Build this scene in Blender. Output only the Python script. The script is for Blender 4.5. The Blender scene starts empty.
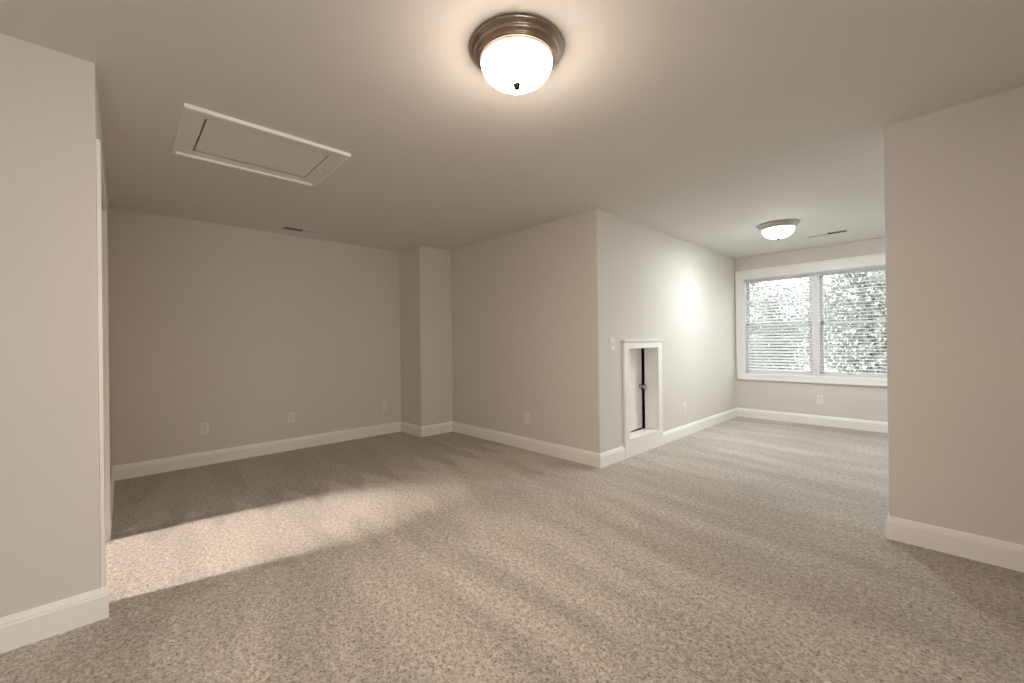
import bpy, bmesh, math, random
from mathutils import Vector, Matrix

SC = bpy.context.scene
COL = SC.collection
PI = math.pi

# ------------------------------------------------------------------ camera
CAM_F, CAM_YAW, CAM_PITCH, CAM_ROLL, CAM_H = 414.48, 0.8097, 0.0019, -0.0129, 1.1891
cam_data = bpy.data.cameras.new('camera')
cam = bpy.data.objects.new('camera', cam_data)
COL.objects.link(cam)
SC.camera = cam
cam_data.sensor_fit = 'HORIZONTAL'
cam_data.sensor_width = 36.0
cam_data.lens = 36.0 * CAM_F / 1024.0
cam_data.clip_start = 0.02
cam_data.clip_end = 300
sy, cy = math.sin(CAM_YAW), math.cos(CAM_YAW)
sp, cp = math.sin(CAM_PITCH), math.cos(CAM_PITCH)
_fw0, _rt0, _up0 = Vector((-sy, cy, 0)), Vector((cy, sy, 0)), Vector((0, 0, 1))
_fw = _fw0 * cp + _up0 * sp
_up = _up0 * cp - _fw0 * sp
sr, cr = math.sin(CAM_ROLL), math.cos(CAM_ROLL)
_R = _rt0 * cr + _up * sr
_U = _up * cr - _rt0 * sr
_m = Matrix((_R, _U, -_fw)).transposed().to_4x4()
_m.translation = (0, 0, CAM_H)
cam.matrix_world = _m

# ------------------------------------------------------------------ colour management, sky
SC.view_settings.view_transform = 'Standard'
SC.view_settings.look = 'None'
SC.view_settings.gamma = 1.0
SC.view_settings.exposure = 0.0
SC.view_settings.use_curve_mapping = False
try:
    SC.cycles.use_denoising = True
    SC.cycles.max_bounces = 10
    SC.cycles.diffuse_bounces = 6
    SC.cycles.sample_clamp_indirect = 6.0
    SC.cycles.caustics_reflective = False
    SC.cycles.caustics_refractive = False
except Exception:
    pass
SKY = 5.3
world = bpy.data.worlds.new('overcast_sky')
SC.world = world
world.use_nodes = True
bg = world.node_tree.nodes['Background']
bg.inputs['Color'].default_value = (0.98, 0.985, 1.0, 1)
bg.inputs['Strength'].default_value = SKY

NEAR_LAMP = 255.0
FAR_LAMP = 400.0
ASSUMED_DORMER_LAMP = 150.0
NEAR_COL = (1.0, 0.81, 0.65)
FAR_COL = (0.92, 0.97, 1.0)
ASSUMED_HALL_W = 5200.0

# assumed hall spot, unseen, added to make the carpet light band at the doorway
hl = bpy.data.lights.new('assumed_hall_lamp', 'SPOT')
hl.energy = ASSUMED_HALL_W
hl.color = (1.0, 0.86, 0.74)
hl.shadow_soft_size = 0.06
hl.spot_size = math.radians(10)
hl.spot_blend = 0.6
hlo = bpy.data.objects.new('assumed_hall_lamp', hl)
COL.objects.link(hlo)
hlo.location = (-4.05, -6.6, 2.30)
hlo.rotation_euler = (Vector((-3.13, -0.12, 0.0)) - hlo.location).to_track_quat('-Z', 'Y').to_euler()

# ------------------------------------------------------------------ materials
def new_mat(name):
    m = bpy.data.materials.new(name)
    m.use_nodes = True
    nt = m.node_tree
    return m, nt, nt.nodes['Principled BSDF']

def N(nt, kind, **kw):
    n = nt.nodes.new(kind)
    for k, v in kw.items():
        setattr(n, k, v)
    return n

def math_node(nt, op, a, b=None, c=None, clamp=False):
    n = nt.nodes.new('ShaderNodeMath')
    n.operation = op
    n.use_clamp = clamp
    for i, v in enumerate((a, b, c)):
        if v is None:
            continue
        if isinstance(v, (int, float)):
            n.inputs[i].default_value = v
        else:
            nt.links.new(v, n.inputs[i])
    return n.outputs[0]

def paint(name, col, rough=0.6, bump=0.05, scale=220.0, var=0.02, spec=0.3):
    m, nt, b = new_mat(name)
    b.inputs['Roughness'].default_value = rough
    b.inputs['Specular IOR Level'].default_value = spec
    geo = N(nt, 'ShaderNodeNewGeometry')
    nz = N(nt, 'ShaderNodeTexNoise')
    nz.inputs['Scale'].default_value = scale
    nz.inputs['Detail'].default_value = 3
    nt.links.new(geo.outputs['Position'], nz.inputs['Vector'])
    bp = N(nt, 'ShaderNodeBump')
    bp.inputs['Strength'].default_value = bump
    bp.inputs['Distance'].default_value = 0.002
    nt.links.new(nz.outputs['Fac'], bp.inputs['Height'])
    nt.links.new(bp.outputs['Normal'], b.inputs['Normal'])
    n2 = N(nt, 'ShaderNodeTexNoise')
    n2.inputs['Scale'].default_value = 2.5
    n2.inputs['Detail'].default_value = 4
    nt.links.new(geo.outputs['Position'], n2.inputs['Vector'])
    mr = N(nt, 'ShaderNodeMapRange')
    mr.inputs['To Min'].default_value = 1 - var
    mr.inputs['To Max'].default_value = 1 + var
    nt.links.new(n2.outputs['Fac'], mr.inputs['Value'])
    mx = N(nt, 'ShaderNodeMix', data_type='RGBA', blend_type='MULTIPLY')
    mx.inputs['Factor'].default_value = 1
    mx.inputs['A'].default_value = (*col, 1)
    nt.links.new(mr.outputs['Result'], mx.inputs['B'])
    nt.links.new(mx.outputs['Result'], b.inputs['Base Color'])
    return m

def metal(name, col, rough=0.3):
    m, nt, b = new_mat(name)
    b.inputs['Metallic'].default_value = 1.0
    b.inputs['Roughness'].default_value = rough
    geo = N(nt, 'ShaderNodeNewGeometry')
    nz = N(nt, 'ShaderNodeTexNoise')
    nz.inputs['Scale'].default_value = 60
    nt.links.new(geo.outputs['Position'], nz.inputs['Vector'])
    mx = N(nt, 'ShaderNodeMix', data_type='RGBA', blend_type='MIX')
    mx.inputs['A'].default_value = (*[c * 0.9 for c in col], 1)
    mx.inputs['B'].default_value = (*[min(1, c * 1.1) for c in col], 1)
    nt.links.new(nz.outputs['Fac'], mx.inputs['Factor'])
    nt.links.new(mx.outputs['Result'], b.inputs['Base Color'])
    return m

def glow(name, col, strength, power, rim=0.0):
    # alabaster glass: glows, with soft veins in the glass
    m, nt, b = new_mat(name)
    b.inputs['Base Color'].default_value = (0.85, 0.82, 0.78, 1)
    b.inputs['Roughness'].default_value = 0.25
    tc = N(nt, 'ShaderNodeTexCoord')
    nz = N(nt, 'ShaderNodeTexNoise')
    nz.inputs['Scale'].default_value = 7
    nz.inputs['Detail'].default_value = 4
    nz.inputs['Distortion'].default_value = 2.0
    nt.links.new(tc.outputs['Object'], nz.inputs['Vector'])
    mr = N(nt, 'ShaderNodeMapRange')
    mr.inputs['From Min'].default_value = 0.3
    mr.inputs['From Max'].default_value = 0.7
    mr.inputs['To Min'].default_value = strength * 0.6
    mr.inputs['To Max'].default_value = strength * 1.4
    nt.links.new(nz.outputs['Fac'], mr.inputs['Value'])
    b.inputs['Emission Color'].default_value = (*col, 1)
    # bottom glows more than the rim, to soften halos on ceiling and walls
    sp_ = N(nt, 'ShaderNodeSeparateXYZ')
    nt.links.new(tc.outputs['Object'], sp_.inputs[0])
    low = N(nt, 'ShaderNodeMapRange')
    low.inputs['From Min'].default_value = -0.058
    low.inputs['From Max'].default_value = -0.145
    low.inputs['To Min'].default_value = 0.03
    low.inputs['To Max'].default_value = 1.0
    nt.links.new(sp_.outputs[2], low.inputs['Value'])
    lowp = math_node(nt, 'POWER', low.outputs['Result'], power)
    lowp = math_node(nt, 'ADD', lowp, rim)
    nt.links.new(math_node(nt, 'MULTIPLY', mr.outputs['Result'], lowp), b.inputs['Emission Strength'])
    return m

def carpet():
    m, nt, b = new_mat('carpet')
    b.inputs['Roughness'].default_value = 1.0
    b.inputs['Specular IOR Level'].default_value = 0.05
    b.inputs['Sheen Weight'].default_value = 0.35
    b.inputs['Sheen Roughness'].default_value = 0.45
    b.inputs['Sheen Tint'].default_value = (1.0, 0.96, 0.91, 1)
    L = nt.links.new
    geo = N(nt, 'ShaderNodeNewGeometry')
    pos = geo.outputs['Position']
    sep = N(nt, 'ShaderNodeSeparateXYZ')
    L(pos, sep.inputs[0])
    x, y = sep.outputs[0], sep.outputs[1]
    # tufts
    n1 = N(nt, 'ShaderNodeTexNoise')
    n1.inputs['Scale'].default_value = 85
    n1.inputs['Detail'].default_value = 5
    n1.inputs['Roughness'].default_value = 0.78
    L(pos, n1.inputs['Vector'])
    v1 = N(nt, 'ShaderNodeTexVoronoi')
    v1.inputs['Scale'].default_value = 150
    L(pos, v1.inputs['Vector'])
    ramp = N(nt, 'ShaderNodeValToRGB')
    e = ramp.color_ramp.elements
    e[0].position = 0.37
    e[0].color = (0.085, 0.072, 0.060, 1)
    e[1].position = 0.60
    e[1].color = (0.490, 0.452, 0.408, 1)
    k = e.new(0.46)
    k.color = (0.355, 0.322, 0.284, 1)
    L(n1.outputs['Fac'], ramp.inputs['Fac'])
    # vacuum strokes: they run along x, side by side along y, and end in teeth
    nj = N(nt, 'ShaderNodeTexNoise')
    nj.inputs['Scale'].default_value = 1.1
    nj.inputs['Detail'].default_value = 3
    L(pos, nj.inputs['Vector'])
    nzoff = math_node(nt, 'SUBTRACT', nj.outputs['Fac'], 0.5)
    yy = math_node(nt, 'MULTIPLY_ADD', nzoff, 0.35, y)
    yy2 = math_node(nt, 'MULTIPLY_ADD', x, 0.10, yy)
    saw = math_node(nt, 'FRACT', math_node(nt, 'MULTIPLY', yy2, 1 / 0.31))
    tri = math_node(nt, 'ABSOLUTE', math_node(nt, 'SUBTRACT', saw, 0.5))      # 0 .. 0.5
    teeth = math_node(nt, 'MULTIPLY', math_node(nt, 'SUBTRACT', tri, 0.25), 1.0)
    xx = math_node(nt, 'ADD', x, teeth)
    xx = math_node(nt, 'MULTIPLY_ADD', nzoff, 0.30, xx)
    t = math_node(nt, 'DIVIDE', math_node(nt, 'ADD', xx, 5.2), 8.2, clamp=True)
    lane_light = N(nt, 'ShaderNodeValToRGB')  # brushed lanes, with doorway light band and alcove shade put into the colour
    le = lane_light.color_ramp.elements
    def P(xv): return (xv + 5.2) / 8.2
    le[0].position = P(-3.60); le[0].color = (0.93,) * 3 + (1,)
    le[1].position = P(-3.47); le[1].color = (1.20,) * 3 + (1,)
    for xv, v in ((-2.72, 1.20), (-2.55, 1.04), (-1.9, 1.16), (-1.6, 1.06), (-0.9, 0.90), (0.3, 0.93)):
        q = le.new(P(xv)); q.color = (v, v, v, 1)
    L(t, lane_light.inputs['Fac'])
    cmb = N(nt, 'ShaderNodeCombineXYZ')
    L(math_node(nt, 'MULTIPLY', x, 0.55), cmb.inputs[0])
    L(math_node(nt, 'MULTIPLY', yy2, 3.6), cmb.inputs[1])
    ns = N(nt, 'ShaderNodeTexNoise')
    ns.inputs['Scale'].default_value = 1.0
    ns.inputs['Detail'].default_value = 2.5
    ns.inputs['Distortion'].default_value = 0.4
    L(cmb.outputs[0], ns.inputs['Vector'])
    stroke = N(nt, 'ShaderNodeMapRange', interpolation_type='SMOOTHSTEP')
    stroke.inputs['From Min'].default_value = 0.38
    stroke.inputs['From Max'].default_value = 0.62
    stroke.inputs['To Min'].default_value = 0.915
    stroke.inputs['To Max'].default_value = 1.085
    L(ns.outputs['Fac'], stroke.inputs['Value'])
    nb = N(nt, 'ShaderNodeTexNoise')
    nb.inputs['Scale'].default_value = 2.2
    nb.inputs['Detail'].default_value = 5
    L(pos, nb.inputs['Vector'])
    blot = N(nt, 'ShaderNodeMapRange')
    blot.inputs['To Min'].default_value = 0.90
    blot.inputs['To Max'].default_value = 1.12
    L(nb.outputs['Fac'], blot.inputs['Value'])
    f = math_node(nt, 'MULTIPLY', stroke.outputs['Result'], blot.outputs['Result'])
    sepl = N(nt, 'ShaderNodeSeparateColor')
    L(lane_light.outputs['Color'], sepl.inputs[0])
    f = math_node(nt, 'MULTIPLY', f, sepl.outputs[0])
    # clumps of leaning tufts
    nc = N(nt, 'ShaderNodeTexNoise')
    nc.inputs['Scale'].default_value = 38
    nc.inputs['Detail'].default_value = 2
    L(pos, nc.inputs['Vector'])
    clump = N(nt, 'ShaderNodeMapRange')
    clump.inputs['From Min'].default_value = 0.3
    clump.inputs['From Max'].default_value = 0.7
    clump.inputs['To Min'].default_value = 0.76
    clump.inputs['To Max'].default_value = 1.24
    L(nc.outputs['Fac'], clump.inputs['Value'])
    f = math_node(nt, 'MULTIPLY', f, clump.outputs['Result'])
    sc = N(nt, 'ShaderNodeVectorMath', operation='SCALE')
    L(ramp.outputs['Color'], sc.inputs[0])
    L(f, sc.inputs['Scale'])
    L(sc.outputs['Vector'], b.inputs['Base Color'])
    hsum = math_node(nt, 'ADD', n1.outputs['Fac'], math_node(nt, 'MULTIPLY', v1.outputs['Distance'], -0.35))
    bp = N(nt, 'ShaderNodeBump')
    bp.inputs['Strength'].default_value = 0.35
    bp.inputs['Distance'].default_value = 0.006
    L(hsum, bp.inputs['Height'])
    L(bp.outputs['Normal'], b.inputs['Normal'])
    return m

def glass_mat():
    m = bpy.data.materials.new('window_glass')
    m.use_nodes = True
    nt = m.node_tree
    nt.nodes.clear()
    out = N(nt, 'ShaderNodeOutputMaterial')
    tr = N(nt, 'ShaderNodeBsdfTransparent')
    tr.inputs['Color'].default_value = (0.95, 0.97, 0.96, 1)
    gl = N(nt, 'ShaderNodeBsdfGlossy')
    gl.inputs['Roughness'].default_value = 0.02
    fr = N(nt, 'ShaderNodeFresnel')
    fr.inputs['IOR'].default_value = 1.12
    mx = N(nt, 'ShaderNodeMixShader')
    nt.links.new(fr.outputs[0], mx.inputs[0])
    nt.links.new(tr.outputs[0], mx.inputs[1])
    nt.links.new(gl.outputs[0], mx.inputs[2])
    nt.links.new(mx.outputs[0], out.inputs['Surface'])
    return m

def slat_mat():
    m, nt, b = new_mat('blind_slat')
    b.inputs['Base Color'].default_value = (0.92, 0.92, 0.93, 1)
    b.inputs['Roughness'].default_value = 0.45
    tl = N(nt, 'ShaderNodeBsdfTranslucent')
    nz = N(nt, 'ShaderNodeTexNoise')
    nz.inputs['Scale'].default_value = 3
    rp = N(nt, 'ShaderNodeMapRange')
    rp.inputs['To Min'].default_value = 0.86
    rp.inputs['To Max'].default_value = 0.94
    nt.links.new(nz.outputs['Fac'], rp.inputs['Value'])
    nt.links.new(rp.outputs['Result'], tl.inputs['Color'])
    mx = N(nt, 'ShaderNodeMixShader')
    mx.inputs[0].default_value = 0.6
    nt.links.new(b.outputs[0], mx.inputs[1])
    nt.links.new(tl.outputs[0], mx.inputs[2])
    nt.links.new(mx.outputs[0], nt.nodes['Material Output'].inputs['Surface'])
    return m

def leaf_mat(name, c0, c1):
    m, nt, b = new_mat(name)
    b.inputs['Roughness'].default_value = 0.55
    geo = N(nt, 'ShaderNodeNewGeometry')
    nz = N(nt, 'ShaderNodeTexNoise')
    nz.inputs['Scale'].default_value = 5
    nz.inputs['Detail'].default_value = 5
    nt.links.new(geo.outputs['Position'], nz.inputs['Vector'])
    rp = N(nt, 'ShaderNodeValToRGB')
    rp.color_ramp.elements[0].position = 0.38
    rp.color_ramp.elements[0].color = (*c0, 1)
    rp.color_ramp.elements[1].position = 0.62
    rp.color_ramp.elements[1].color = (*c1, 1)
    nt.links.new(nz.outputs['Fac'], rp.inputs['Fac'])
    nt.links.new(rp.outputs['Color'], b.inputs['Base Color'])
    return m

M = dict(
    wall=paint('wall_paint', (0.690, 0.655, 0.610), 0.65),
    ceil=paint('ceiling_paint', (0.780, 0.760, 0.735), 0.8, bump=0.08, scale=160),
    trim=paint('trim_paint', (0.870, 0.850, 0.820), 0.35, bump=0.01, var=0.01),
    white=paint('white_plastic', (0.800, 0.780, 0.750), 0.35, bump=0.0, var=0.0),
    vinyl=paint('white_vinyl', (0.780, 0.780, 0.780), 0.35, bump=0.0, var=0.0),
    slat=slat_mat(),
    dark=paint('dark_void', (0.015, 0.012, 0.010), 0.9, bump=0.0, var=0.0),
    slot=paint('socket_slot', (0.10, 0.09, 0.08), 0.6, bump=0.0, var=0.0),
    rough=paint('attic_lumber', (0.16, 0.12, 0.08), 0.9, bump=0.3, scale=30, var=0.1),
    iron=paint('dark_finial', (0.0016, 0.0014, 0.0012), 0.9, bump=0.0, var=0.0, spec=0.0),
    bronze=metal('brushed_bronze', (0.42, 0.33, 0.27), 0.28),
    nickel=metal('satin_nickel', (0.50, 0.47, 0.44), 0.32),
    near_glass=glow('alabaster_glass_warm', NEAR_COL, NEAR_LAMP, 1.6),
    far_glass=glow('alabaster_glass_neutral', FAR_COL, FAR_LAMP, 7.0, 0.022),
    assumed_lamp_glass=glow('alabaster_glass_assumed_lamp', FAR_COL, ASSUMED_DORMER_LAMP, 2.5),
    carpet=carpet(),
    glass=glass_mat(),
    leaf_a=leaf_mat('leaf_grey_green', (0.17, 0.18, 0.165), (0.35, 0.36, 0.335)),
    leaf_b=leaf_mat('leaf_pale_green', (0.18, 0.19, 0.175), (0.36, 0.37, 0.345)),
    leaf_c=leaf_mat('leaf_dark_green', (0.17, 0.18, 0.165), (0.34, 0.35, 0.325)),
    bark=paint('bark', (0.14, 0.12, 0.10), 0.9, bump=0.5, scale=25, var=0.2),
    lawn=paint('lawn', (0.13, 0.17, 0.09), 0.95, bump=0.4, scale=30, var=0.2),
)

# ------------------------------------------------------------------ mesh helpers
def obj(name, bm, m, parent=None, smooth=False):
    bmesh.ops.recalc_face_normals(bm, faces=bm.faces)
    me = bpy.data.meshes.new(name)
    off = Vector((0, 0, 0))
    bm.to_mesh(me)
    bm.free()
    me.materials.append(m)
    if smooth:
        me.polygons.foreach_set('use_smooth', [True] * len(me.polygons))
    o = bpy.data.objects.new(name, me)
    COL.objects.link(o)
    if parent is not None:
        o.parent = parent
    return o

def shift(bm, v):
    bmesh.ops.translate(bm, verts=bm.verts, vec=v)
    return bm

def box(bm, a, b, bev=0.0):
    x0, x1 = sorted((a[0], b[0])); y0, y1 = sorted((a[1], b[1])); z0, z1 = sorted((a[2], b[2]))
    vs = [bm.verts.new(p) for p in ((x0, y0, z0), (x1, y0, z0), (x1, y1, z0), (x0, y1, z0),
                                    (x0, y0, z1), (x1, y0, z1), (x1, y1, z1), (x0, y1, z1))]
    fs = [bm.faces.new([vs[i] for i in f]) for f in
          ((0, 3, 2, 1), (4, 5, 6, 7), (0, 1, 5, 4), (1, 2, 6, 5), (2, 3, 7, 6), (3, 0, 4, 7))]
    if bev > 0:
        es = list({e for f in fs for e in f.edges})
        bmesh.ops.bevel(bm, geom=es, offset=bev, segments=2, profile=0.5, affect='EDGES')
    return bm

def prism(bm, poly, z0, z1):
    lo = [bm.verts.new((p[0], p[1], z0)) for p in poly]
    hi = [bm.verts.new((p[0], p[1], z1)) for p in poly]
    n = len(poly)
    bm.faces.new(lo[::-1])
    bm.faces.new(hi)
    for i in range(n):
        bm.faces.new((lo[i], lo[(i + 1) % n], hi[(i + 1) % n], hi[i]))
    return bm

def rounded(poly, idx, r=0.012, seg=5):
    out = []
    n = len(poly)
    for i, p in enumerate(poly):
        if i not in idx:
            out.append(p)
            continue
        p = Vector(p); a = (Vector(poly[i - 1]) - p).normalized(); b = (Vector(poly[(i + 1) % n]) - p).normalized()
        c = p + (a + b) * r
        for k in range(seg + 1):
            th = k / seg * PI / 2
            q = c - b * r * math.cos(th) - a * r * math.sin(th)
            out.append((q.x, q.y))
    return out

def lathe(bm, prof, seg=48, axis='Z', cap=True):
    rings = []
    for r, h in prof:
        ring = []
        for k in range(seg):
            a = 2 * PI * k / seg
            if axis == 'Z':
                p = (r * math.cos(a), r * math.sin(a), h)
            elif axis == 'X':
                p = (h, r * math.cos(a), r * math.sin(a))
            else:
                p = (r * math.cos(a), h, r * math.sin(a))
            ring.append(bm.verts.new(p))
        rings.append(ring)
    for i in range(len(rings) - 1):
        for k in range(seg):
            bm.faces.new((rings[i][k], rings[i][(k + 1) % seg], rings[i + 1][(k + 1) % seg], rings[i + 1][k]))
    if cap:
        bm.faces.new(rings[0][::-1])
        bm.faces.new(rings[-1])
    return bm

def struct(name, bm, m, parent=None, smooth=False):
    o = obj(name, bm, m, parent, smooth)
    if parent is None:
        o['kind'] = 'structure'
    return o

def root(name, loc, rotz=0.0):
    o = bpy.data.objects.new(name, None)
    o.empty_display_size = 0.1
    COL.objects.link(o)
    o.location = loc
    o.rotation_euler = (0, 0, rotz)
    return o

def tag(o, label, cat, group=None):
    o['label'] = label
    o['category'] = cat
    if group:
        o['group'] = group
    return o

def copy_tree(o, parent=None):
    c = o.copy()
    COL.objects.link(c)
    if parent is not None:
        c.parent = parent
    for ch in list(o.children):
        copy_tree(ch, c)
    return c

# ------------------------------------------------------------------ plan of the rooms (metres, camera at the origin)
H = 2.44
XL, YL = -2.574, -0.060            # end of the left wall
XB = -5.138                        # back wall
XC, YC, YD = -4.616, 2.793, 3.275  # boxed-out corner, centre wall
XE, YF = -2.2605, 6.941            # dormer side wall, window wall
XR, YR = -0.248, 3.301             # right wall
XS, YREAR = 2.6, -2.7              # side and rear walls, out of the picture
XD = 1.75                          # the dormer's far side, behind the right wall
T = 0.12
YDW = -0.042                       # doorway wall face at the back wall (it is a little out of square)
def ydoor(x): return YL + (YDW - YL) * (XL - x) / (XL - XB)

# ------------------------------------------------------------------ floor, ceiling
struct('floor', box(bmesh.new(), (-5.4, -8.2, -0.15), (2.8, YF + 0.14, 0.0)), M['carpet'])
# the ceiling is open above the attic hatch and the two air vents; each opening is closed higher up
HX0, HX1, HY0, HY1 = -3.396, -2.687, 0.258, 1.122
HFW = 0.100
VENTS = [(-4.845, 1.478, True), (-0.982, 6.165, False)]
VL, VW, VB = 0.205, 0.080, 0.020
HOLES = [(HX0 + HFW - 0.03, HX1 - HFW + 0.01, HY0 + HFW - 0.01, HY1 - HFW + 0.01)]
for vx, vy, turn in VENTS:
    a_, b_ = (VW - VB, VL - VB) if turn else (VL - VB, VW - VB)
    HOLES.append((vx - a_, vx + a_, vy - b_, vy + b_))
xs = sorted({-5.4, 2.8} | {h[i] for h in HOLES for i in (0, 1)})
ys = sorted({-8.2, YF + 0.14} | {h[i] for h in HOLES for i in (2, 3)})
bm = bmesh.new()
for i in range(len(xs) - 1):
    for j in range(len(ys) - 1):
        mx_, my_ = (xs[i] + xs[i + 1]) / 2, (ys[j] + ys[j + 1]) / 2
        if any(h[0] < mx_ < h[1] and h[2] < my_ < h[3] for h in HOLES):
            box(bm, (xs[i], ys[j], H + 0.10), (xs[i + 1], ys[j + 1], H + 0.15))
        else:
            box(bm, (xs[i], ys[j], H), (xs[i + 1], ys[j + 1], H + 0.15))
struct('ceiling', bm, M['ceil'])

# ------------------------------------------------------------------ walls
DX0, DX1, DZ = -3.590, -2.694, 2.040   # open doorway in the return of the left wall
struct('wall_left', prism(bmesh.new(), rounded([(XL, YL), (XL - T, YL - 0.0), (XL - T, YREAR), (XL, YREAR)], (0,), 0.006), 0, H), M['wall'])
bm = bmesh.new()
prism(bm, [(DX0, ydoor(DX0)), (XB - T, ydoor(XB - T)), (XB - T, YL - T), (DX0, YL - T)], 0, H)
prism(bm, [(DX1, ydoor(DX1)), (DX0, ydoor(DX0)), (DX0, YL - T), (DX1, YL - T)], DZ, H)
struct('wall_doorway', bm, M['wall'])
struct('wall_back', box(bmesh.new(), (XB - T, YDW - 0.02, 0), (XB, YC + 0.05, H)), M['wall'])
struct('wall_chase', prism(bmesh.new(), rounded([(XB - T, YC), (XC, YC), (XC, YD + T), (XB - T, YD + T)], (1,)), 0, H), M['wall'])
struct('wall_center', prism(bmesh.new(), rounded([(XC, YD), (XE, YD), (XE, YD + T), (XC, YD + T)], (1,)), 0, H), M['wall'])
# dormer side wall with the opening of the access door
AY0, AY1, AZ0, AZ1 = 3.790, 4.393, 0.182, 1.105
bm = bmesh.new()
q = 0.018
for a, b in (((YD + T, 0), (AY0 - q, H)), ((AY1 + q, 0), (YF, H)), ((AY0 - q, 0), (AY1 + q, AZ0 - q - 0.002)), ((AY0 - q, AZ1 + q), (AY1 + q, H))):
    box(bm, (XE - T, a[0], a[1]), (XE, b[0], b[1]))
struct('wall_dormer', bm, M['wall'])
# window wall with two openings (the second, unseen behind the right wall, is assumed)
WZ0, WZ1 = 0.665, 2.105
WX0, WX1 = -2.142, -0.350
VX0, VX1 = -0.050, 1.500
bm = bmesh.new()
for x0, x1, z0, z1 in ((XB - T, WX0, 0, H), (WX1, VX0, 0, H), (VX1, 2.8, 0, H), (WX0, WX1, 0, WZ0), (WX0, WX1, WZ1, H),
                       (VX0, VX1, 0, WZ0), (VX0, VX1, WZ1, H)):
    box(bm, (x0, YF, z0), (x1, YF + 0.14, z1))
struct('wall_window', bm, M['wall'])
struct('wall_right', prism(bmesh.new(), rounded([(XR, YR), (XS, YR), (XS, YR + T), (XR, YR + T)], (0, 3)), 0, H), M['wall'])
struct('wall_far_right', box(bmesh.new(), (XD, YR + T, 0), (XD + T, YF, H)), M['wall'])
SY0, SY1 = -2.50, 0.05              # unseen side-wall window, added as fill light for the left and back walls
bm = bmesh.new()
for y0, y1, z0, z1 in ((YREAR, SY0, 0, H), (SY1, YR + T, 0, H), (SY0, SY1, 0, 0.45), (SY0, SY1, 2.18, H)):
    box(bm, (XS, y0, z0), (XS + T, y1, z1))
struct('wall_side', bm, M['wall'])
bm = bmesh.new()
for y0, y1, z0, z1 in ((SY0, SY0 + 0.05, 0.45, 2.18), (SY1 - 0.05, SY1, 0.45, 2.18), (SY0, SY1, 0.45, 0.50), (SY0, SY1, 2.13, 2.18), (-1.28, -1.22, 0.45, 2.18)):
    box(bm, (XS + 0.03, y0, z0), (XS + T, y1, z1))
box(bm, (XS - 0.02, SY0 - 0.09, 0.36), (XS, SY1 + 0.09, 0.45))
box(bm, (XS - 0.02, SY0 - 0.09, 2.18), (XS, SY1 + 0.09, 2.30))
box(bm, (XS - 0.02, SY0 - 0.09, 0.45), (XS, SY0, 2.18))
box(bm, (XS - 0.02, SY1, 0.45), (XS, SY1 + 0.09, 2.18))
fill_win = struct('window_fill', bm, M['vinyl'])
obj('pane', box(bmesh.new(), (XS + 0.07, SY0 + 0.04, 0.49), (XS + 0.075, SY1 - 0.04, 2.14)), M['glass'], fill_win)
struct('wall_rear', box(bmesh.new(), (XL - T, YREAR - T, 0), (XS + T, YREAR, H)), M['wall'])
# attic behind the low door, and the hall behind the doorway
struct('wall_attic', box(bmesh.new(), (XB - T, YD + T, 0), (XB, YF, H)), M['rough'])
struct('wall_hall_left', box(bmesh.new(), (XB - T, -7.6, 0), (XB, YL - T, H)), M['wall'])
struct('wall_hall_right', box(bmesh.new(), (XL - T, -7.6, 0), (XL, YREAR - T, H)), M['wall'])
struct('wall_hall_rear', box(bmesh.new(), (XB - T, -7.7, 0), (XL, -7.6, H)), M['wall'])

# ------------------------------------------------------------------ baseboards (mitred)
PROF = [(0, 0), (0.015, 0), (0.015, 0.100), (0.0125, 0.106), (0.0125, 0.111), (0.009, 0.120), (0.005, 0.130), (0.002, 0.134), (0, 0.134)]
def baseboard(name, p0, p1, nrm, m0=0, m1=0, h=1.0):
    p0, p1, nrm = Vector(p0), Vector(p1), Vector(nrm)
    d = (p1 - p0).normalized()
    bm = bmesh.new()
    A, B = [], []
    for dep, z in PROF:
        a = p0 - d * (m0 * dep) + nrm * dep
        b = p1 + d * (m1 * dep) + nrm * dep
        A.append(bm.verts.new((a.x, a.y, z * h)))
        B.append(bm.verts.new((b.x, b.y, z * h)))
    n = len(PROF)
    for i in range(n):
        bm.faces.new((A[i], A[(i + 1) % n], B[(i + 1) % n], B[i]))
    bm.faces.new(A); bm.faces.new(B[::-1])
    return struct(name, bm, M['trim'])
CY0, CY1 = 3.694, 4.491    # outer edges of the access door casing
baseboard('baseboard_left', (XL, YREAR), (XL, -0.036), (1, 0))
baseboard('baseboard_doorway', (DX0 - 0.075, ydoor(DX0 - 0.075)), (XB, YDW), (0, 1), 0, -1)
baseboard('baseboard_back', (XB, YDW), (XB, YC), (1, 0), -1, -1)
baseboard('baseboard_chase_front', (XB, YC), (XC, YC), (0, -1), -1, 1)
baseboard('baseboard_chase_side', (XC, YC), (XC, YD), (1, 0), 1, -1)
baseboard('baseboard_center', (XC, YD), (XE, YD), (0, -1), -1, 1)
baseboard('baseboard_dormer_near', (XE, YD), (XE, CY0), (1, 0), 1, 0)
baseboard('baseboard_dormer_far', (XE, CY1), (XE, YF), (1, 0), 0, -1)
baseboard('baseboard_window', (XE, YF), (XD, YF), (0, -1), -1, -1)
baseboard('baseboard_right_end', (XR, YR + T), (XR, YR), (-1, 0), 1, 1)
baseboard('baseboard_right', (XR, YR), (XS, YR), (0, -1), 1, -1)
baseboard('baseboard_right_reverse', (XR, YR + T), (XD, YR + T), (0, 1), 1, -1)
baseboard('baseboard_side', (XS, YREAR), (XS, YR), (-1, 0), -1, -1)
baseboard('baseboard_rear', (XL, YREAR), (XS, YREAR), (0, 1), -1, -1)

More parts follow.
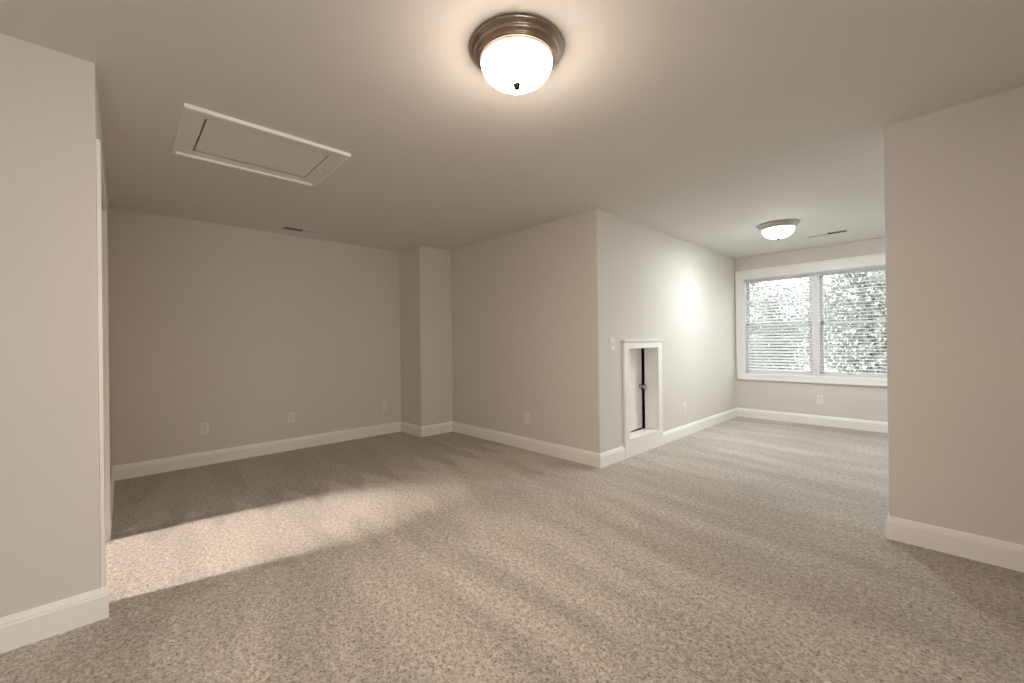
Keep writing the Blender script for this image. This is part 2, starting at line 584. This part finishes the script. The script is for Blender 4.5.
# ------------------------------------------------------------------ doorway casing on the left (structure)
bm = bmesh.new()
cw, ct = 0.068, 0.013
def cas_box(x0, x1, z0, z1):
    prism(bm, [(x0, ydoor(x0) + ct), (x1, ydoor(x1) + ct), (x1, ydoor(x1)), (x0, ydoor(x0))], z0, z1)
cas_box(XL - 0.001, XL - 0.108, 0, DZ + cw)
cas_box(DX0 + 0.010, DX0 - cw + 0.010, 0, DZ + cw)
cas_box(XL - 0.108, DX0 + 0.010, DZ - 0.008, DZ + cw)
# jamb linings inside the opening
box(bm, (DX1 - 0.018, YL - T, 0), (DX1, YL + 0.010, DZ))
box(bm, (DX0, YL - T, 0), (DX0 + 0.018, YL + 0.015, DZ))
box(bm, (DX0, YL - T, DZ - 0.018), (DX1, YL, DZ))
struct('trim_doorway', bm, M['trim'])

# ------------------------------------------------------------------ low access door in the dormer wall
ar = root('door_1', (XE, AY0, 0))
ar['kind'] = 'structure'
ar['label'] = 'low white attic access door set deep in a white casing, standing slightly ajar'
def loc(bm, r): return shift(bm, -Vector(r.location))
XK = XE + 0.022
bm = bmesh.new()
box(bm, (XE - 0.006, CY0, 0), (XK, AY0 - 0.006, AZ1 + 0.080), 0.003)
box(bm, (XE - 0.006, AY1 + 0.006, 0), (XK, CY1, AZ1 + 0.080), 0.003)
box(bm, (XE - 0.006, AY0 - 0.010, AZ1 + 0.006), (XK, AY1 + 0.010, AZ1 + 0.080), 0.003)
obj('casing', loc(bm, ar), M['trim'], ar)
bm = bmesh.new()
box(bm, (XE - 0.006, CY0 - 0.018, AZ1 + 0.078), (XK + 0.018, CY1 + 0.018, AZ1 + 0.092), 0.004)
box(bm, (XE - 0.006, CY0 - 0.008, AZ1 + 0.066), (XK + 0.008, CY1 + 0.008, AZ1 + 0.079), 0.003)
obj('cap_moulding', loc(bm, ar), M['trim'], ar)
bm = bmesh.new()
box(bm, (XE - 0.006, AY0 - 0.006, 0), (XK, AY1 + 0.006, AZ0 - 0.006), 0.002)
obj('apron', loc(bm, ar), M['trim'], ar)
XJ = XE - 0.146
bm = bmesh.new()
box(bm, (XJ, AY0 - 0.016, AZ0 - 0.019), (XK + 0.002, AY1 + 0.016, AZ0), 0.002)
obj('sill', loc(bm, ar), M['trim'], ar)
bm = bmesh.new()
box(bm, (XJ, AY0 - 0.018, AZ0), (XE + 0.001, AY0, AZ1))
box(bm, (XJ, AY1, AZ0), (XE + 0.001, AY1 + 0.018, AZ1))
box(bm, (XJ, AY0, AZ1), (XE + 0.001, AY1, AZ1 + 0.018))
obj('jamb', loc(bm, ar), M['trim'], ar)
# the door leaf, hinged on the near side and pushed a little into the attic
ang = math.radians(2.9)
XP = XE - 0.147
leaf = bmesh.new()
wL = AY1 - AY0 - 0.008
box(leaf, (-0.034, 0.003, AZ0 + 0.003), (0, wL, AZ1 - 0.004), 0.002)
lo = obj('door_leaf', leaf, M['trim'], ar)
lo.location = (XP - XE, 0.0, 0)
lo.rotation_euler = (0, 0, ang)
bm = bmesh.new()
lathe(bm, [(0.030, 0.0), (0.030, 0.006), (0.024, 0.010), (0.011, 0.013), (0.010, 0.030), (0.016, 0.036),
           (0.026, 0.043), (0.029, 0.053), (0.027, 0.063), (0.018, 0.069), (0.006, 0.071)], 32, 'X')
shift(bm, (0.0, wL - 0.045, 0.662))
kn = obj('door_knob', bm, M['nickel'], lo, True)
kn['label'] = 'satin nickel round knob'
bm = bmesh.new()
for z in (AZ0 + 0.13, AZ1 - 0.16):
    lathe_b = bmesh.new()
    box(bm, (0.0, -0.002, z), (0.004, 0.020, z + 0.075), 0.001)
    lathe_b.free()
obj('hinge', bm, M['nickel'], lo)

# ------------------------------------------------------------------ windows
def make_window(name, x0, x1, label, seen=True):
    """a twin double-hung window set in the opening x0..x1"""
    r = root(name, (x0, YF, WZ0))
    r['kind'] = 'structure'
    r['label'] = label
    mx = (x0 + x1) / 2
    def p(nm, bm, m, par=r): return obj(nm, shift(bm, -Vector(r.location)), m, par)
    cw, yk = 0.095, YF - 0.020
    bm = bmesh.new()
    cb, ctp = 0.082, 0.128
    for a, b in (((x0 - cw, WZ0 - cb), (x0 + 0.004, WZ1 + ctp)), ((x1 - 0.004, WZ0 - cb), (x1 + cw, WZ1 + ctp)),
                 ((x0, WZ0 - cb), (x1, WZ0 + 0.004)), ((x0, WZ1 - 0.004), (x1, WZ1 + ctp))):
        box(bm, (a[0], yk, a[1]), (b[0], YF + 0.006, b[1]), 0.003)
    # back band round the outside of the casing
    for a, b in (((x0 - cw - 0.006, WZ0 - cb - 0.006), (x0 - cw + 0.018, WZ1 + ctp + 0.006)),
                 ((x1 + cw - 0.018, WZ0 - cb - 0.006), (x1 + cw + 0.006, WZ1 + ctp + 0.006)),
                 ((x0 - cw, WZ0 - cb - 0.006), (x1 + cw, WZ0 - cb + 0.018)), ((x0 - cw, WZ1 + ctp - 0.018), (x1 + cw, WZ1 + ctp + 0.006))):
        box(bm, (a[0], yk - 0.008, a[1]), (b[0], YF + 0.006, b[1]), 0.003)
    p('casing', bm, M['trim'])
    bm = bmesh.new()
    f = 0.018
    for a, b in (((x0, WZ0), (x0 + f, WZ1)), ((x1 - f, WZ0), (x1, WZ1)), ((x0, WZ0), (x1, WZ0 + f)), ((x0, WZ1 - f), (x1, WZ1))):
        box(bm, (a[0], YF - 0.002, a[1]), (b[0], YF + 0.14, b[1]))
    p('frame', bm, M['vinyl'])
    bm = bmesh.new()
    box(bm, (mx - 0.045, YF + 0.020, WZ0), (mx + 0.045, YF + 0.14, WZ1), 0.003)
    p('mullion', bm, M['vinyl'])
    zm = 1.397
    for xa, xb in ((x0 + f, mx - 0.045), (mx + 0.045, x1 - f)):
        for za, zb, yo in ((WZ0 + f, zm + 0.018, 0.085), (zm - 0.018, WZ1 - f, 0.115)):
            bm = bmesh.new()
            s = 0.036
            for a, b in (((xa, za), (xa + s, zb)), ((xb - s, za), (xb, zb)), ((xa, za), (xb, za + s)), ((xa, zb - s), (xb, zb))):
                box(bm, (a[0], YF + yo - 0.014, a[1]), (b[0], YF + yo + 0.014, b[1]), 0.002)
            sa = p('sash', bm, M['vinyl'])
            bm = bmesh.new()
            box(bm, (xa + s - 0.004, YF + yo - 0.002, za + s - 0.004), (xb - s + 0.004, YF + yo + 0.002, zb - s + 0.004))
            p('pane', bm, M['glass'], sa)
    return r
make_window('window_1', WX0, WX1, 'white twin window with a broad casing on the far wall, each half with two sashes')
make_window('window_assumed', VX0, VX1, 'assumed second white twin window, unseen behind the right wall')  # assumed window, added as a daylight source for the dormer

# ------------------------------------------------------------------ blinds
def make_blind(x0, x1, tilt, label):
    r = root('window_blind', ((x0 + x1) / 2, YF + 0.038, WZ0 + 0.018))
    tag(r, label, 'window blind', None)
    o = -Vector(r.location)
    y = YF + 0.038
    zt = WZ1 - 0.018
    bm = bmesh.new()
    box(bm, (x0, y - 0.026, zt - 0.045), (x1, y + 0.026, zt), 0.003)
    obj('headrail', shift(bm, o), M['slat'], r)
    pitch, dep, th = 0.0440, 0.050, 0.0028
    zb = WZ0 + 0.018
    n = int((zt - 0.060 - zb - 0.030) / pitch)
    bm = bmesh.new()
    ct, st = math.cos(tilt), math.sin(tilt)
    for i in range(n):
        zc = zb + 0.050 + i * pitch
        top, bot = [], []
        for k in range(5):
            u = (k / 4 - 0.5) * dep
            crown = 0.003 * (1 - (2 * u / dep) ** 2)
            yy, zz = u * ct - crown * st, u * st + crown * ct
            top.append((y + yy, zc + zz + th / 2))
            bot.append((y + yy, zc + zz - th / 2))
        ring = top + bot[::-1]
        A = [bm.verts.new((x0 + 0.006, a, b)) for a, b in ring]
        B = [bm.verts.new((x1 - 0.006, a, b)) for a, b in ring]
        m = len(ring)
        for k in range(m):
            bm.faces.new((A[k], A[(k + 1) % m], B[(k + 1) % m], B[k]))
        bm.faces.new(A); bm.faces.new(B[::-1])
    obj('slats', shift(bm, o), M['slat'], r)
    bm = bmesh.new()
    box(bm, (x0 + 0.004, y - 0.026, zb + 0.002), (x1 - 0.004, y + 0.026, zb + 0.024), 0.003)
    obj('bottom_rail', shift(bm, o), M['slat'], r)
    for fx in (0.14, 0.86):
        xc = x0 + (x1 - x0) * fx
        bm = bmesh.new()
        for yo in (-0.0265, 0.0265):
            box(bm, (xc - 0.0012, y + yo - 0.0008, zb + 0.02), (xc + 0.0012, y + yo + 0.0008, zt - 0.04))
        obj('ladder_cord', shift(bm, o), M['slat'], r)
    return r
WM = (WX0 + WX1) / 2
make_blind(WX0 + 0.022, WM - 0.006, math.radians(27), 'white slatted blind over the left half of the window, slats tilted partly shut')
make_blind(WM + 0.006, WX1 - 0.022, math.radians(3), 'white slatted blind over the right half of the window, slats turned open flat')

# ------------------------------------------------------------------ ceiling lights
def make_lamp(loc_, glass, label, metal_):
    r = root('ceiling_light', loc_)
    tag(r, label, 'ceiling light', 'flush dome ceiling lights')
    bm = bmesh.new()
    lathe(bm, [(0.192, 0.003), (0.198, -0.002), (0.198, -0.010), (0.193, -0.015), (0.182, -0.018), (0.178, -0.022),
               (0.180, -0.027), (0.180, -0.033), (0.174, -0.037), (0.167, -0.039), (0.164, -0.043), (0.167, -0.047),
               (0.167, -0.052), (0.160, -0.055), (0.150, -0.055), (0.150, -0.030)], 72)
    obj('pan', bm, metal_, r, True)
    bm = bmesh.new()
    prof = [(0.149, -0.046)]
    for k in range(0, 15):
        a = k / 15 * PI / 2
        prof.append((0.153 * math.cos(a) ** 0.85, -0.053 - 0.097 * math.sin(a)))
    prof.append((0.008, -0.1505))
    lathe(bm, prof, 64)
    g = obj('glass_shade', bm, glass, r, True)
    g['label'] = 'glowing alabaster glass bowl'
    bm = bmesh.new()
    lathe(bm, [(0.013, -0.147), (0.017, -0.151), (0.016, -0.156), (0.011, -0.160), (0.012, -0.165), (0.009, -0.170), (0.001, -0.173)], 24)
    obj('finial', bm, M['iron'], r, True)
    return r
make_lamp((-1.257, 1.246, H), M['near_glass'], 'bronze rimmed dome ceiling light in the middle of the near ceiling, seen large', M['bronze'])
make_lamp((-1.262, 5.240, H), M['far_glass'], 'dome ceiling light with a pale metal rim near the window with blinds', M['nickel'])

make_lamp((0.620, 6.150, H), M['assumed_lamp_glass'], 'assumed unseen dome ceiling light in the part of the dormer hidden by the right wall', M['nickel'])  # assumed lamp, unseen, added for the slanting shadow edge past the dormer corner

# ------------------------------------------------------------------ attic hatch in the ceiling
hr = root('attic_hatch', ((HX0 + HX1) / 2, (HY0 + HY1) / 2, H))
tag(hr, 'white rectangular attic hatch with wide flat frame set in the ceiling', 'attic hatch')
o = -Vector(hr.location)
bm = bmesh.new()
fw = HFW
zb = H - 0.006
i_ = 0.010
for a, b in (((HX0 + i_, HY0 + i_), (HX0 + fw, HY1 - i_)), ((HX1 - fw, HY0 + i_), (HX1 - i_, HY1 - i_)), ((HX0 + fw, HY0 + i_), (HX1 - fw, HY0 + fw)), ((HX0 + fw, HY1 - fw), (HX1 - fw, HY1 - i_))):
    box(bm, (*a, zb), (*b, H + 0.002))
obj('frame', shift(bm, o), M['trim'], hr)
bm = bmesh.new()
bw = 0.020
for a, b in (((HX0, HY0), (HX0 + bw, HY1)), ((HX1 - bw, HY0), (HX1, HY1)), ((HX0 + bw, HY0), (HX1 - bw, HY0 + bw)), ((HX0 + bw, HY1 - bw), (HX1 - bw, HY1))):
    box(bm, (*a, H - 0.021), (*b, H + 0.006), 0.003)
obj('edge_band', shift(bm, o), M['trim'], hr)
bm = bmesh.new()
box(bm, (HX0 + fw + 0.026, HY0 + fw + 0.009, H - 0.008), (HX1 - fw - 0.003, HY1 - fw - 0.009, H + 0.010), 0.001)
obj('panel', shift(bm, o), M['trim'], hr)

# ------------------------------------------------------------------ ceiling vents: fins across, leaning away from the middle in two banks
def make_vent(loc_, rotz, label):
    r = root('ceiling_vent', loc_, rotz)
    tag(r, label, 'air vent', 'two-way ceiling registers')
    L2, W2, bd = VL, VW, VB
    bm = bmesh.new()
    for a, b in (((-L2, -W2), (L2, -W2 + bd)), ((-L2, W2 - bd), (L2, W2)), ((-L2, -W2 + bd), (-L2 + bd, W2 - bd)), ((L2 - bd, -W2 + bd), (L2, W2 - bd)),
                 ((-0.007, -W2 + bd), (0.007, W2 - bd))):
        box(bm, (*a, -0.005), (*b, 0.003), 0.0015)
    obj('frame', bm, M['white'], r)
    bm = bmesh.new()
    e_ = 0.001
    for a, b in (((-L2 + bd, -W2 + bd), (-L2 + bd + e_, W2 - bd)), ((L2 - bd - e_, -W2 + bd), (L2 - bd, W2 - bd)),
                 ((-L2 + bd, -W2 + bd), (L2 - bd, -W2 + bd + e_)), ((-L2 + bd, W2 - bd - e_), (L2 - bd, W2 - bd))):
        box(bm, (*a, 0.002), (*b, 0.098))
    box(bm, (-L2 + bd, -W2 + bd, 0.096), (L2 - bd, W2 - bd, 0.0985))
    obj('duct_throat', bm, M['dark'], r)
    for sgn in (-1, 1):
        bm = bmesh.new()
        n = 11
        for k in range(n):
            xc = sgn * (0.016 + (k + 0.5) * (L2 - bd - 0.018) / n)
            dx = -sgn * 0.0095      # rising towards the middle
            t2 = 0.0007
            vs = []
            for yv in (-W2 + bd, W2 - bd):
                for (q, z) in ((xc - dx - t2, -0.003), (xc - dx + t2, -0.003), (xc + dx + t2, 0.019), (xc + dx - t2, 0.019)):
                    vs.append(bm.verts.new((q, yv, z)))
            for i in range(4):
                bm.faces.new((vs[i], vs[(i + 1) % 4], vs[4 + (i + 1) % 4], vs[4 + i]))
            bm.faces.new(vs[:4]); bm.faces.new(vs[4:][::-1])
        obj('fin_bank', bm, M['white'], r)
    return r
make_vent((VENTS[0][0], VENTS[0][1], H), PI / 2, 'pale ceiling air vent close to the back wall with one half dark')
make_vent((VENTS[1][0], VENTS[1][1], H), 0, 'pale ceiling air vent in front of the window')

# ------------------------------------------------------------------ outlets and switch (local: plate in XZ, facing -Y)
def plate_bm(w=0.072, h=0.117, d=0.006):
    bm = bmesh.new()
    box(bm, (-w / 2, -d, -h / 2), (w / 2, 0.003, h / 2), 0.0025)
    return bm
def make_outlet():
    r = root('wall_outlet', (0, 0, 0))
    obj('cover_plate', plate_bm(), M['white'], r)
    for s in (-1, 1):
        bm = bmesh.new()
        lathe(bm, [(0.0165, -0.0040), (0.0165, -0.0075), (0.0150, -0.0082)], 24, 'Y')
        for v in bm.verts:
            v.co.z *= 0.86
        shift(bm, (0, 0, s * 0.0195))
        k = obj('socket', bm, M['white'], r)
        bm = bmesh.new()
        z = s * 0.0195
        box(bm, (-0.0078, -0.0086, z - 0.001), (-0.0052, -0.0078, z + 0.008))
        box(bm, (0.0052, -0.0086, z - 0.000), (0.0078, -0.0078, z + 0.007))
        box(bm, (-0.0025, -0.0086, z - 0.010), (0.0025, -0.0078, z - 0.005))
        obj('slot', bm, M['slot'], k)
    bm = bmesh.new()
    lathe(bm, [(0.0030, -0.005), (0.0030, -0.0068), (0.0015, -0.0074)], 12, 'Y')
    obj('screw', bm, M['nickel'], r)
    return r
proto = make_outlet()
spots = [((XB, 0.628, 0.366), PI / 2, 'white wall outlet on the back wall, nearest the left wall corner'),
         ((XB, 1.420, 0.368), PI / 2, 'white wall outlet on the back wall, middle one of its three'),
         ((XB, 2.545, 0.366), PI / 2, 'white wall outlet on the back wall next to the boxed-out corner'),
         ((-3.210, YD, 0.350), 0, 'white wall outlet on the beige wall left of the dormer corner'),
         ((XE, 5.093, 0.355), PI / 2, 'white wall outlet on the pale wall past the low attic door'),
         ((-1.206, YF, 0.354), 0, 'white wall outlet below the window')]
for i, (p, rz, lab) in enumerate(spots):
    r = proto if i == 0 else copy_tree(proto)
    r.location = p
    r.rotation_euler = (0, 0, rz)
    tag(r, lab, 'outlet', 'white wall outlets')
sw = root('light_switch', (XE, 3.503, 1.160), PI / 2)
tag(sw, 'white toggle light switch on the pale wall beside the low attic door', 'light switch')
obj('cover_plate', plate_bm(0.075, 0.122), M['white'], sw)
bm = bmesh.new()
box(bm, (-0.0055, -0.0072, -0.0125), (0.0055, -0.005, 0.0125), 0.001)
obj('toggle_slot', bm, M['slot'], sw)
bm = bmesh.new()
box(bm, (-0.004, -0.017, 0.000), (0.004, -0.006, 0.009), 0.0015)
obj('toggle', bm, M['white'], sw)
for z in (-0.030, 0.030):
    bm = bmesh.new()
    lathe(bm, [(0.0030, -0.005), (0.0030, -0.0068), (0.0015, -0.0074)], 12, 'Y')
    obj('screw', shift(bm, (0, 0, z)), M['nickel'], sw)

# ------------------------------------------------------------------ garden outside the window (this is an upper floor)
struct('ground', box(bmesh.new(), (-40, 7.6, -3.3), (40, 60, -3.0)), M['lawn'])
def tube(bm, a, b, r0, r1, seg=8):
    a, b = Vector(a), Vector(b)
    d = (b - a).normalized()
    u = d.orthogonal().normalized(); w = d.cross(u)
    A = [bm.verts.new(a + (u * math.cos(2 * PI * k / seg) + w * math.sin(2 * PI * k / seg)) * r0) for k in range(seg)]
    B = [bm.verts.new(b + (u * math.cos(2 * PI * k / seg) + w * math.sin(2 * PI * k / seg)) * r1) for k in range(seg)]
    for k in range(seg):
        bm.faces.new((A[k], A[(k + 1) % seg], B[(k + 1) % seg], B[k]))
    bm.faces.new(A[::-1]); bm.faces.new(B)
def make_tree(x, y, zc, rx, rz, n, leafsize, mat, label, seed):
    rnd = random.Random(seed)
    g = -3.0
    r = root('tree', (x, y, g))
    tag(r, label, 'tree', 'trees outside the window')
    o = -Vector(r.location)
    bm = bmesh.new()
    tube(bm, (x, y, g), (x + 0.1, y, zc - rz * 0.3), 0.13, 0.09)
    tube(bm, (x + 0.1, y, zc - rz * 0.3), (x - 0.05, y, zc + rz * 0.7), 0.09, 0.03)
    tips = []
    for k in range(16):
        a = rnd.uniform(0, 2 * PI)
        z0 = zc + rz * rnd.uniform(-0.7, 0.5)
        q = Vector((x + math.cos(a) * rx * rnd.uniform(0.5, 0.9), y + math.sin(a) * rx * rnd.uniform(0.5, 0.9), z0 + rz * rnd.uniform(0.1, 0.5)))
        tube(bm, (x, y, z0), q, 0.035, 0.008, 6)
        tips.append(q)
    obj('trunk', shift(bm, o), M['bark'], r)
    bm = bmesh.new()
    clumps = []
    for k in range(90):
        while True:
            v = Vector((rnd.uniform(-1, 1), rnd.uniform(-1, 1), rnd.uniform(-1, 1)))
            if v.length < 1:
                break
        clumps.append(Vector((x + v.x * rx, y + v.y * rx, zc + v.z * rz)))
    for k in range(n):
        c = rnd.choice(clumps)
        p = c + Vector((rnd.gauss(0, 0.26), rnd.gauss(0, 0.26), rnd.gauss(0, 0.22)))
        s = leafsize * rnd.uniform(0.7, 1.3)
        d = Vector((rnd.gauss(0, 1), rnd.gauss(0, 1), rnd.gauss(-0.3, 0.7))).normalized()
        u = d.orthogonal().normalized()
        u = (Matrix.Rotation(rnd.uniform(0, 2 * PI), 3, d) @ u)
        w = d.cross(u) * 0.15 * s
        v0 = bm.verts.new(p)
        v1 = bm.verts.new(p + d * s * 0.5 + u * s * 0.28 + w)
        v2 = bm.verts.new(p + d * s)
        v3 = bm.verts.new(p + d * s * 0.5 - u * s * 0.28 + w)
        bm.faces.new((v0, v1, v2)); bm.faces.new((v0, v2, v3))
    obj('crown', shift(bm, o), mat, r)
    return r
make_tree(-1.15, 11.4, 1.2, 1.0, 2.0, 7500, 0.09, M['leaf_a'], 'grey-green leafy tree filling the right half of the window', 3)
make_tree(-3.75, 15.6, 0.9, 1.3, 2.0, 9000, 0.11, M['leaf_b'], 'pale leafy tree seen through the slats of the left half of the window', 5)
make_tree(-1.70, 20.8, 2.0, 2.2, 3.2, 11000, 0.14, M['leaf_c'], 'tree farther off, behind the grey-green tree in the right half of the window', 8)
make_tree(-6.60, 21.6, 1.2, 1.9, 2.8, 8000, 0.15, M['leaf_b'], 'tree farther off, at the left edge of the window behind the slats', 11)
